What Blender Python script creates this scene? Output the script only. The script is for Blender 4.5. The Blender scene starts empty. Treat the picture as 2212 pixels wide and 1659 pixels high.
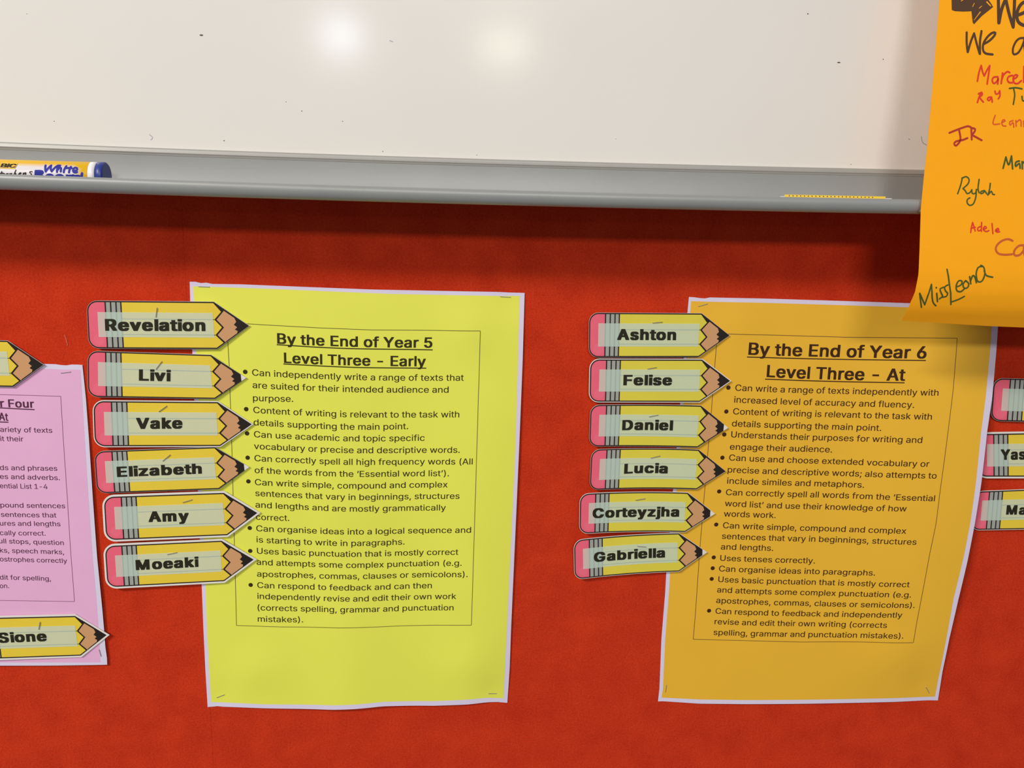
# A classroom display wall: red felt pinboard, whiteboard with tray, posters and pencil-shaped name cards.
# Measurements are wall millimetres: x to the right, z up, "lift" = distance out from the felt.
import bpy, math, os, random
import mathutils.geometry
import numpy as np
from mathutils import Vector, Matrix

random.seed(5)
SCN = bpy.context.scene
COL = SCN.collection
Z0 = 0.9                                   # height of the wall origin above the classroom floor


def V(x, z, lift=0.0):
    return Vector((x * 0.001, -lift * 0.001, Z0 + z * 0.001))


# ------------------------------------------------------------------ camera, world, lamps, exposure
def make_camera():
    pitch, yaw, roll = 0.22127, 0.06837, 0.0268
    cp, sp, cy, sy = math.cos(pitch), math.sin(pitch), math.cos(yaw), math.sin(yaw)
    fwd = Vector((sy * cp, cy * cp, -sp)); right = Vector((cy, -sy, 0)); up = right.cross(fwd)
    r2 = math.cos(roll) * right + math.sin(roll) * up
    u2 = -math.sin(roll) * right + math.cos(roll) * up
    cam = bpy.data.cameras.new('camera'); o = bpy.data.objects.new('camera', cam); COL.objects.link(o)
    m = Matrix((r2, u2, -fwd)).transposed().to_4x4()
    m.translation = V(62.9746, 211.0474, 551.0512)
    o.matrix_world = m
    cam.sensor_width = 36.0; cam.lens = 36.0 * 1853 / 2212
    cam.clip_start = 0.01; cam.clip_end = 50
    SCN.camera = o


make_camera()
world = bpy.data.worlds.new('room_light'); SCN.world = world; world.use_nodes = True
bg = world.node_tree.nodes['Background']; bg.inputs[0].default_value = (0.86, 0.92, 1.0, 1); bg.inputs[1].default_value = 0.20


def lamp(name, x, y, z, sx, sy, power, col, look=(0.1, 0, 0.95)):
    l = bpy.data.lights.new(name, 'AREA'); l.shape = 'RECTANGLE'; l.size = sx; l.size_y = sy
    l.energy = power; l.color = col
    o = bpy.data.objects.new(name, l); COL.objects.link(o); o.location = (x, y, z)
    o.rotation_euler = (Vector(look) - Vector((x, y, z))).to_track_quat('-Z', 'Y').to_euler()
    return o


lamp('ceiling_lamp_near', -1.85, -2.15, 2.83, 1.0, 0.20, 88, (1.0, 0.93, 0.86))
lamp('ceiling_lamp_middle', 0.30, -4.2, 2.62, 1.2, 0.28, 56, (1.0, 0.93, 0.86))
lamp('ceiling_lamp_far', -0.77, -6.0, 2.15, 0.18, 0.14, 3.6, (0.80, 0.88, 1.0))
lamp('ceiling_lamp_far.001', 0.392, -6.0, 2.12, 0.28, 0.13, 2.4, (1.0, 0.97, 0.80))
SCN.view_settings.view_transform = 'Standard'
SCN.view_settings.look = 'None'
SCN.view_settings.gamma = 1.0
SCN.view_settings.use_curve_mapping = False
SCN.view_settings.exposure = 0.0


# ------------------------------------------------------------------ how far each sheet stands off the wall
def sst(a, b, t):
    t = max(0.0, min(1.0, (t - a) / (b - a)))
    return t * t * (3 - 2 * t)


def gau(x, z, cx, cz, s):
    return math.exp(-((x - cx) ** 2 + (z - cz) ** 2) / (2 * s * s))


def lift_wall(x, z):
    return 0.0


def lift_card(x, z):
    return 3.6


def lift_yellow(x, z):            # how far the Year 5 sheet stands off the felt, mm
    u = max(0.0, min(1.0, (x + 105) / 210)); v = max(0.0, min(1.0, (148.5 - z) / 297))
    h = 0.7 + 1.0 * math.sin(math.pi * u) * math.sin(math.pi * v)
    h += 3.4 * math.sin(math.pi * u) ** 1.5 * sst(0.62, 1.0, v)
    h += 1.2 * math.sin(math.pi * u) * (1 - sst(0.0, 0.3, v))
    h += 1.6 * sst(0.72, 0.97, u) * math.sin(math.pi * v) ** 0.7
    h += 0.8 * sst(0.2, 0.45, u) * math.sin(u * 15.0 + 1.0) * sst(0.0, 0.5, v)
    h += 1.5 * gau(x, z, 70, 122, 12) + 1.6 * gau(x, z, 76, -116, 13) + 1.4 * gau(x, z, -72, -118, 12)
    h -= 0.35 * gau(x, z, 96, 138, 6) + 0.35 * gau(x, z, -96, -138, 6) + 0.35 * gau(x, z, 92, -138, 6)
    return max(0.35, h)


def lift_gold(x, z):              # the Year 6 sheet, its right edge curling out
    u = max(0.0, min(1.0, (x - 214) / 210)); v = max(0.0, min(1.0, (147 - z) / 297))
    h = 0.6 + 0.9 * math.sin(math.pi * u) * math.sin(math.pi * v)
    h += 8.5 * sst(0.45, 1.0, u) * math.sin(math.pi * min(1.0, v * 0.93 + 0.07)) ** 0.9
    h += 1.6 * math.sin(math.pi * u) ** 1.5 * sst(0.75, 1.0, v)
    h += 1.8 * gau(x, z, 388, -112, 15) + 0.9 * gau(x, z, 250, 128, 12) - 0.3 * gau(x, z, 408, -136, 6)
    return max(0.35, h)


def lift_pink(x, z):
    u = max(0.0, min(1.0, (-172 - x) / 210)); v = max(0.0, min(1.0, (100 - z) / 297))
    return 0.6 + 1.5 * (1 - u) * math.sin(math.pi * v) + 1.0 * math.sin(math.pi * u)


HUNG = [(-400, 50), (110, 40), (125, 50), (138, 59.5), (150, 67), (160, 70), (170, 70.5), (185, 69), (207, 66),
        (236, 62), (300, 54), (335, 49), (420, 32), (520, 18), (700, 17)]


def lift_hung(x, z):              # the big orange sheet hangs from the board's top edge, over the tray
    for (a, ha), (b, hb) in zip(HUNG, HUNG[1:]):
        if z <= b:
            t = (z - a) / (b - a)
            return ha + (hb - ha) * t + 0.7 * math.sin((x - 331) / 60.0 + z / 90.0) - 0.5
    return 17.0


def lift_board(x, z):
    return 12.0


MARK_H, MARK_Z, MARK_R = 34.0, 213.3, 7.7


def mark_axis(x):                 # the marker lies a little turned on the tray
    return MARK_Z - 0.006 * (x + 165)


def lift_marker(x, z):
    d = z - mark_axis(x)
    return MARK_H + math.sqrt(max(0.0, MARK_R ** 2 - d * d))


YELLOW_LINES = [
    ('Can independently write a range of texts that', (-67.33, 90.66), (0.21, 88.59), (68.87, 89.04)),
    ('are suited for their intended audience and', (-67.43, 82.38), (-5.21, 80.52), (59.04, 80.75)),
    ('purpose.', (-67.47, 73.72), (-54.59, 73.48), (-41.76, 73.46)),
    ('Content of writing is relevant to the task with', (-67.55, 65.74), (-1.53, 63.55), (66.25, 64.19)),
    ('details supporting the main point.', (-67.72, 57.47), (-17.42, 55.33), (32.61, 55.55)),
    ('Can use academic and topic specific', (-67.8, 49.32), (-12.81, 47.38), (43.51, 47.61)),
    ('vocabulary or precise and descriptive words.', (-68.11, 41.27), (-1.83, 39.12), (66.88, 39.81)),
    ('Can correctly spell all high frequency words (All', (-68.12, 32.93), (2.05, 30.96), (75.57, 31.9)),
    ('of the words from the ‘Essential word list’).', (-68.28, 24.7), (-5.23, 22.71), (59.85, 23.22)),
    ('Can write simple, compound and complex', (-68.45, 16.33), (-6.15, 14.46), (59.04, 15.3)),
    ('sentences that vary in beginnings, structures', (-68.5, 8.66), (-2.25, 6.39), (67.13, 7.43)),
    ('and lengths and are mostly grammatically', (-68.74, 0.53), (-6.39, -1.78), (57.97, -1.21)),
    ('correct.', (-68.76, -8.08), (-57.4, -8.72), (-46.74, -8.89)),
    ('Can organise ideas into a logical sequence and', (-68.84, -16.32), (1.46, -18.31), (75.28, -16.76)),
    ('is starting to write in paragraphs.', (-68.99, -24.35), (-19.82, -26.44), (30.1, -26.17)),
    ('Uses basic punctuation that is mostly correct', (-68.98, -32.52), (-2.82, -34.5), (66.81, -33.15)),
    ('and attempts some complex punctuation (e.g.', (-69.54, -40.65), (-1.29, -42.61), (69.16, -41.15)),
    ('apostrophes, commas, clauses or semicolons).', (-69.63, -49.27), (1.07, -50.85), (73.45, -49.43)),
    ('Can respond to feedback and can then', (-69.77, -57.56), (-11.36, -59.1), (48.85, -58.42)),
    ('independently revise and edit their own work', (-69.99, -65.63), (-3.21, -67.29), (65.79, -66.05)),
    ('(corrects spelling, grammar and punctuation', (-70.13, -74.18), (-3.29, -75.36), (64.04, -74.68)),
    ('mistakes).', (-70.35, -82.6), (-54.91, -82.99), (-39.45, -83.09)),
]
YELLOW_HEADS = [
    ('By the End of Year 5', (-50.66, 111.79), (-2.32, 110.53), (48.26, 110.59)),
    ('Level Three - Early', (-46.79, 99.22), (-2.5, 98.24), (44.08, 98.11)),
]
YELLOW_RULES = [[(-50.99, 111.15), (-10.07, 109.46), (48.51, 109.23)], [(-47.2, 98.58), (-2.52, 97.04), (44.39, 96.98)]]
YELLOW_DOTS = [(-71.62, 93.0), (-72.04, 68.21), (-72.16, 51.83), (-72.44, 35.23), (-72.63, 18.84), (-73.08, -14.09), (-73.43, -30.6), (-74.1, -55.43)]
YELLOW_BOX = [
    [(-81.58, 124.32), (-70.14, 124.32), (-55.74, 123.71), (-25.19, 122.54), (9.41, 121.7), (79.08, 122.33)],
    [(79.08, 122.33), (79.0, 108.53), (77.77, 6.92), (76.61, -85.59)],
    [(-84.91, -85.6), (-53.36, -86.52), (-15.89, -86.76), (38.31, -86.32), (76.61, -85.59)],
    [(-81.58, 124.32), (-81.73, 111.8), (-81.59, 96.91), (-82.35, 42.97), (-83.11, 6.41), (-84.91, -85.6)],
]
YELLOW_EDGE = [
    [(-103.57, 150.27), (-100.05, 150.29), (-97.65, 149.46), (-94.93, 149.74), (-93.02, 149.89), (-91.16, 149.16), (-71.56, 149.3), (-49.09, 148.83), (9.66, 147.66), (51.91, 147.58), (90.76, 147.54), (95.47, 147.3), (107.22, 147.2)],
    [(107.22, 147.2), (107.15, 101.52), (106.53, 45.9), (104.56, -89.99), (104.37, -120.35), (103.46, -148.33)],
    [(-107.7, -148.47), (-104.49, -148.28), (-101.26, -147.84), (-97.53, -148.33), (-69.43, -149.17), (-21.64, -149.6), (-4.24, -148.88), (14.16, -147.67), (50.21, -148.67), (74.48, -147.98), (87.78, -146.91), (95.81, -147.08), (103.46, -148.33)],
    [(-103.57, 150.27), (-104.12, 130.56), (-104.36, 106.27), (-106.92, -55.56), (-107.49, -88.78), (-107.74, -118.28), (-107.7, -148.47)],
]
YELLOW_PRINT = [
    [(-101.56, 147.39), (-98.3, 147.46), (-90.7, 147.34), (-71.65, 147.08), (-49.15, 146.72), (21.12, 145.09), (90.82, 144.97), (104.14, 145.19)],
    [(104.14, 145.19), (104.01, 45.89), (101.59, -89.84), (100.55, -144.34)],
    [(-105.07, -144.64), (-69.3, -145.96), (-21.56, -146.03), (-4.18, -145.31), (14.18, -144.1), (50.19, -144.94), (74.42, -143.9), (87.7, -143.13), (100.55, -144.34)],
    [(-101.56, 147.39), (-102.04, 106.31), (-104.28, -55.56), (-105.09, -88.8), (-105.07, -144.64)],
]
YELLOW_STAPLES = [[(-98.69, 147.34), (-90.98, 147.23)], [(91.06, 144.58), (98.68, 144.31)], [(-101.52, -141.34), (-95.2, -138.73)], [(89.3, -139.74), (95.99, -140.2)]]
GOLD_LINES = [
    ('Can write a range of texts independently with', (250.83, 84.19), (317.41, 83.01), (389.43, 83.53)),
    ('increased level of accuracy and fluency.', (250.71, 75.99), (313.23, 74.69), (374.02, 74.68)),
    ('Content of writing is relevant to the task with', (250.68, 67.84), (319.15, 66.58), (386.86, 66.81)),
    ('details supporting the main point.', (250.57, 59.43), (302.71, 58.12), (353.73, 57.82)),
    ('Understands their purposes for writing and', (250.71, 51.7), (316.85, 50.07), (382.23, 50.31)),
    ('engage their audience.', (250.52, 42.98), (285.85, 42.27), (322.02, 41.59)),
    ('Can use and choose extended vocabulary or', (250.65, 35.25), (320.66, 33.36), (389.03, 33.53)),
    ('precise and descriptive words; also attempts to', (250.34, 26.63), (323.6, 24.94), (395.08, 25.28)),
    ('include similes and metaphors.', (250.59, 18.6), (298.59, 17.34), (346.7, 16.79)),
    ('Can correctly spell all words from the ‘Essential', (250.45, 10.26), (325.33, 8.8), (396.02, 8.85)),
    ('word list’ and use their knowledge of how', (250.39, 2.23), (314.92, 0.2), (377.65, 0.66)),
    ('words work.', (250.29, -5.42), (268.65, -5.96), (287.09, -6.42)),
    ('Can write simple, compound and complex', (250.37, -13.98), (315.58, -15.92), (379.49, -15.87)),
    ('sentences that vary in beginnings, structures', (250.29, -21.94), (319.57, -24.01), (387.68, -23.87)),
    ('and lengths.', (250.21, -29.95), (268.73, -30.44), (287.66, -30.96)),
    ('Uses tenses correctly.', (250.38, -38.45), (284.27, -39.61), (318.71, -40.46)),
    ('Can organise ideas into paragraphs.', (250.19, -46.44), (306.31, -48.35), (362.13, -48.53)),
    ('Uses basic punctuation that is mostly correct', (250.33, -54.6), (318.87, -56.77), (387.53, -56.66)),
    ('and attempts some complex punctuation (e.g.', (250.13, -62.59), (319.75, -64.94), (389.77, -64.69)),
    ('apostrophes, commas, clauses or semicolons).', (250.15, -70.73), (321.71, -73.27), (393.63, -72.87)),
    ('Can respond to feedback and independently', (250.29, -79.04), (318.3, -81.34), (385.79, -80.85)),
    ('revise and edit their own writing (corrects', (250.31, -87.27), (312.65, -89.16), (375.89, -89.24)),
    ('spelling, grammar and punctuation mistakes).', (250.21, -95.64), (319.93, -97.66), (388.65, -97.16)),
]
GOLD_HEADS = [
    ('By the End of Year 6', (257.54, 108.83), (318.75, 108.11), (378.52, 108.55)),
    ('Level Three - At', (271.42, 93.83), (319.4, 92.67), (365.91, 93.04)),
]
GOLD_RULES = [[(256.89, 107.32), (314.9, 106.65), (378.46, 107.26)], [(270.55, 92.41), (318.52, 91.44), (365.76, 91.72)]]
GOLD_DOTS = [
    (246.06, 86.24),
    (246.0, 69.72),
    (245.9, 53.61),
    (245.91, 37.2),
    (245.62, 12.89),
    (245.5, -11.4),
    (245.69, -35.92),
    (245.61, -44.12),
    (245.52, -52.26),
    (245.55, -76.75),
]
GOLD_BOX = [
    [(235.28, 122.69), (243.84, 122.69), (323.27, 121.7), (398.05, 122.72)],
    [(398.05, 122.72), (399.01, 88.69), (398.85, 53.07), (398.75, 16.57), (399.24, -7.87), (398.08, -31.15), (397.45, -65.44), (396.69, -100.43)],
    [(235.76, -99.06), (272.72, -100.2), (315.99, -101.58), (396.69, -100.43)],
    [(235.28, 122.69), (235.57, 113.43), (235.74, 71.33), (235.54, 41.47), (235.46, 13.27), (235.31, -29.57), (235.86, -78.78), (235.76, -99.06)],
]
GOLD_EDGE = [
    [(214.91, 146.58), (218.83, 146.43), (223.55, 145.77), (225.88, 145.81), (228.75, 146.5), (261.72, 146.49), (363.53, 145.3), (393.37, 145.03), (425.19, 145.03)],
    [(425.19, 145.03), (425.32, 130.93), (425.94, 114.09), (426.76, 82.21), (426.22, 60.12), (427.15, 21.69), (426.99, -6.96), (426.28, -35.79), (424.7, -66.34), (423.66, -98.0), (423.65, -125.39), (425.07, -150.98)],
    [(213.41, -148.73), (217.07, -148.65), (243.91, -150.72), (277.42, -151.11), (345.42, -151.2), (391.81, -151.32), (417.49, -150.64), (425.12, -150.9)],
    [(214.91, 146.58), (214.67, 136.94), (212.83, -47.74), (213.07, -62.75), (212.7, -98.67), (213.85, -138.34), (213.41, -148.73)],
]
GOLD_PRINT = [
    [(216.51, 143.91), (223.7, 143.75), (261.95, 143.72), (363.83, 142.55), (393.64, 142.27), (421.62, 142.2)],
    [(421.62, 142.2), (420.85, 131.1), (421.6, 114.03), (422.1, 82.26), (421.89, 58.36), (423.19, 21.59), (423.56, -7.33), (422.96, -31.4), (420.99, -64.83), (421.35, -97.95), (421.6, -129.91), (422.14, -147.53)],
    [(215.77, -145.69), (243.65, -147.27), (277.13, -147.77), (345.02, -147.92), (391.26, -148.02), (422.14, -147.53)],
    [(216.51, 143.91), (216.43, 136.97), (215.52, -47.74), (215.71, -62.75), (215.43, -98.69), (216.4, -138.36), (215.77, -145.69)],
]
GOLD_STAPLES = [[(221.14, 140.41), (228.0, 142.51)], [(218.73, -135.09), (218.39, -141.67)], [(413.09, -138.37), (417.26, -144.62)]]
PINK_LINES = [
    ('variety of texts', (-227.4, 51.86), (-211.5, 51.55), (-195.21, 51.37), 'ariety of texts'),
    ('suit their', (-227.87, 45.7), (-220.74, 45.61), (-213.6, 45.45), 'it their'),
    ('words and phrases', (-230.05, 26.24), (-211.91, 25.96), (-194.19, 25.8), 'ds and phrases'),
    ('adjectives and adverbs.', (-230.63, 20.24), (-211.83, 19.81), (-193.14, 19.36), 'es and adverbs.'),
    ('Essential List 1-4', (-231.25, 13.86), (-216.18, 13.55), (-201.36, 13.29), 'ential List 1-4'),
    ('compound sentences', (-232.19, 0.66), (-212.17, 0.36), (-191.36, 0.04), 'pound sentences'),
    ('sentences that', (-232.48, -5.84), (-215.58, -6.15), (-197.42, -6.41)),
    ('structures and lengths', (-233.79, -11.98), (-214.73, -12.23), (-195.38, -12.5), 'ures and lengths'),
    ('grammatically correct.', (-234.45, -18.63), (-220.3, -18.88), (-205.4, -19.07), 'cally correct.'),
    ('full stops, question', (-235.58, -24.36), (-215.19, -25.03), (-194.35, -25.82), 'ull stops, question'),
    ('marks, speech marks,', (-235.67, -30.91), (-215.79, -31.6), (-194.77, -32.4), 'ks, speech marks,'),
    ('apostrophes correctly', (-236.3, -37.17), (-214.94, -37.89), (-193.28, -38.64), 'ostrophes correctly'),
    ('edit for spelling,', (-237.61, -50.2), (-221.17, -50.76), (-204.9, -51.43), 'dit for spelling,'),
    ('punctuation.', (-238.24, -56.4), (-235.37, -56.41), (-232.28, -56.43), 'on.'),
]
PINK_HEADS = [('Year Four', (-225.73, 68.11), (-215.59, 67.93), (-204.93, 67.81), 'r Four'), ('At', (-227.37, 59.31), (-224.42, 59.2), (-221.65, 59.08))]
PINK_RULES = [[(-240.75, 68.31), (-226.08, 67.65), (-204.91, 66.62)], [(-232.5, 58.54), (-226.97, 58.38), (-221.73, 58.22)]]
PINK_BOX = [
    [(-261.73, 77.92), (-225.25, 76.39), (-188.1, 75.53)],
    [(-188.1, 75.53), (-188.79, 47.38), (-189.5, 5.75), (-190.36, -26.86), (-190.91, -66.35)],
    [(-275.03, -64.84), (-239.14, -65.31), (-190.92, -66.51)],
]
PINK_EDGE = [
    [(-372.26, 101.09), (-223.32, 96.82), (-198.97, 96.5), (-189.2, 96.35), (-184.96, 95.61), (-181.27, 95.78), (-179.38, 96.39), (-173.25, 96.06)],
    [(-173.25, 96.06), (-172.71, 74.13), (-172.8, 47.45), (-173.37, 5.75), (-173.75, -34.9), (-173.3, -71.46), (-173.29, -87.23), (-173.5, -100.26), (-173.09, -109.18), (-173.33, -114.13)],
    [(-395.56, -117.94), (-244.15, -113.82), (-207.41, -114.25), (-177.79, -114.22), (-173.33, -114.13)],
    [(-372.26, 101.09), (-395.56, -117.94)],
]
PINK_PRINT = [
    [(-369.43, 98.22), (-223.6, 93.84), (-199.23, 93.52), (-183.95, 92.9), (-174.71, 92.99)],
    [(-174.71, 92.99), (-176.12, 5.75), (-176.64, -34.89), (-176.56, -67.31), (-177.11, -96.41), (-177.79, -112.34)],
    [(-391.49, -114.54), (-243.89, -111.28), (-177.79, -112.34)],
    [(-369.43, 98.22), (-391.49, -114.54)],
]
PINK_STAPLES = [[(-187.2, 90.59), (-180.24, 91.57)], [(-177.71, -102.15), (-176.71, -108.1)]]
CARDS = [
    ([(-165.71, 137.71), (-88.81, 138.18), (-166.67, 107.59), (-88.11, 108.07)], 'Revelation', [(-155.81, 118.96), (-94.63, 119.49)], [(-123.36, 134.23), (-124.59, 127.55)], 0.15, 0, 0, 4.7, 2.7),
    ([(-167.55, 106.0), (-92.13, 104.14), (-169.71, 76.23), (-91.07, 75.36)], 'Livi', [(-137.59, 87.08), (-117.92, 86.75)], [(-122.41, 100.02), (-126.86, 94.26)], 0.15, 1, 0, 4.7, 2.7),
    ([(-166.66, 73.46), (-89.51, 73.24), (-168.02, 43.44), (-89.25, 43.71)], 'Vake', [(-141.34, 55.16), (-112.39, 55.52)], [(-121.01, 70.87), (-126.96, 66.55)], 0.8, 0, 0, 4.7, 2.7),
    ([(-168.68, 39.88), (-92.66, 42.91), (-169.13, 11.37), (-91.52, 14.08)], 'Elizabeth', [(-155.62, 22.61), (-101.73, 24.87)], [(-120.93, 38.11), (-126.53, 33.29)], 0.15, 1, 0, 4.7, 2.7),
    ([(-165.13, 8.87), (-88.51, 11.44), (-165.83, -21.3), (-87.61, -18.44)], 'Amy', [(-137.75, -8.69), (-111.84, -8.04)], [(-115.55, 4.92), (-108.62, 7.08)], 1.6, 0, 0, 4.7, 2.7),
    ([(-167.05, -25.48), (-91.53, -22.39), (-167.51, -55.05), (-91.17, -51.64)], 'Moeaki', [(-148.18, -42.83), (-107.18, -40.91)], [(-127.69, -31.8), (-120.42, -30.24)], 1.6, 0, 0, 4.7, 2.7),
    ([(149.12, 135.64), (223.43, 136.24), (150.18, 106.4), (223.57, 107.26)], 'Ashton', [(168.28, 118.06), (207.48, 118.37)], [(190.71, 129.61), (197.92, 130.43)], 0.15, 0, 0, 4.7, 2.7),
    ([(151.29, 104.95), (226.06, 105.52), (152.02, 76.49), (226.46, 76.8)], 'Felise', [(174.01, 87.8), (206.74, 88.01)], [(189.28, 98.99), (195.96, 100.26)], 0.7, 0, 0, 4.7, 2.7),
    ([(152.84, 74.15), (227.68, 74.15), (153.28, 45.6), (227.34, 45.02)], 'Daniel', [(174.88, 56.98), (209.51, 56.9)], [(192.29, 66.39), (199.17, 67.86)], 0.15, 1, 0.5, 4.7, 2.7),
    ([(154.87, 43.34), (228.38, 43.35), (155.0, 14.84), (228.97, 15.12)], 'Lucia', [(177.88, 26.42), (207.95, 26.57)], [(195.28, 37.55), (202.27, 39.33)], 0.15, 0, 0.9, 4.7, 2.7),
    ([(148.64, 11.92), (223.04, 12.56), (149.47, -16.73), (223.26, -16.0)], 'Corteyzjha', [(157.88, -5.43), (218.14, -4.7)], [(186.63, 7.49), (193.85, 8.78)], 0.4, 1, 0.9, 4.7, 2.7),
    ([(145.91, -21.69), (219.01, -17.1), (147.56, -50.61), (221.0, -45.5)], 'Gabriella', [(160.38, -37.77), (210.31, -34.79)], [(189.88, -26.13), (196.81, -26.72)], 0.4, 1, 1.0, 4.7, 2.7),
    ([(-290.76, 112.2), (-216.47, 111.45), (-291.54, 82.86), (-216.04, 81.81)], '', None, None, 0.15, 0, 0, 4.7, 2.7),
    ([(-260.68, -77.21), (-191.04, -76.71), (-260.33, -107.46), (-189.8, -106.27)], 'Sione', [(-241.98, -95.48), (-210.67, -94.77)], [(-213.81, -80.25), (-215.25, -86.43)], 1.6, 0, 0, 4.7, 2.7),
    ([(429.03, 95.34), (510.67, 94.47), (431.33, 65.42), (513.98, 63.98)], '', None, None, 0.15, 0, 0, 2.4, 3),
    ([(423.06, 55.72), (505.25, 57.98), (428.07, 24.91), (511.21, 25.49)], 'Yas', [(442.78, 37.36), (460.78, 37.82)], None, 1.5, 0, 0, 2.4, 3),
    ([(427.25, 13.81), (504.99, 17.28), (429.02, -14.76), (507.91, -13.15)], 'Ma', [(452.94, -3.02), (467.5, -3.0)], None, 0.5, 0, 0, 2.4, 3),
]
HUNG_EDGE = [
    [(331.4, 600.0), (640.0, 600.0)],
    [(640.0, 600.0), (640.0, 300.0), (640.0, 137.52)],
    [(326.71, 142.14), (359.86, 140.52), (383.46, 139.43), (404.76, 138.88), (640.0, 137.52)],
    [(331.4, 600.0), (331.4, 450.0), (331.82, 321.8), (330.66, 279.09), (329.66, 240.99), (328.72, 226.73), (327.85, 207.43), (328.36, 187.41), (328.95, 170.99), (328.49, 159.32), (327.32, 151.85), (326.71, 142.14)],
]
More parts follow.
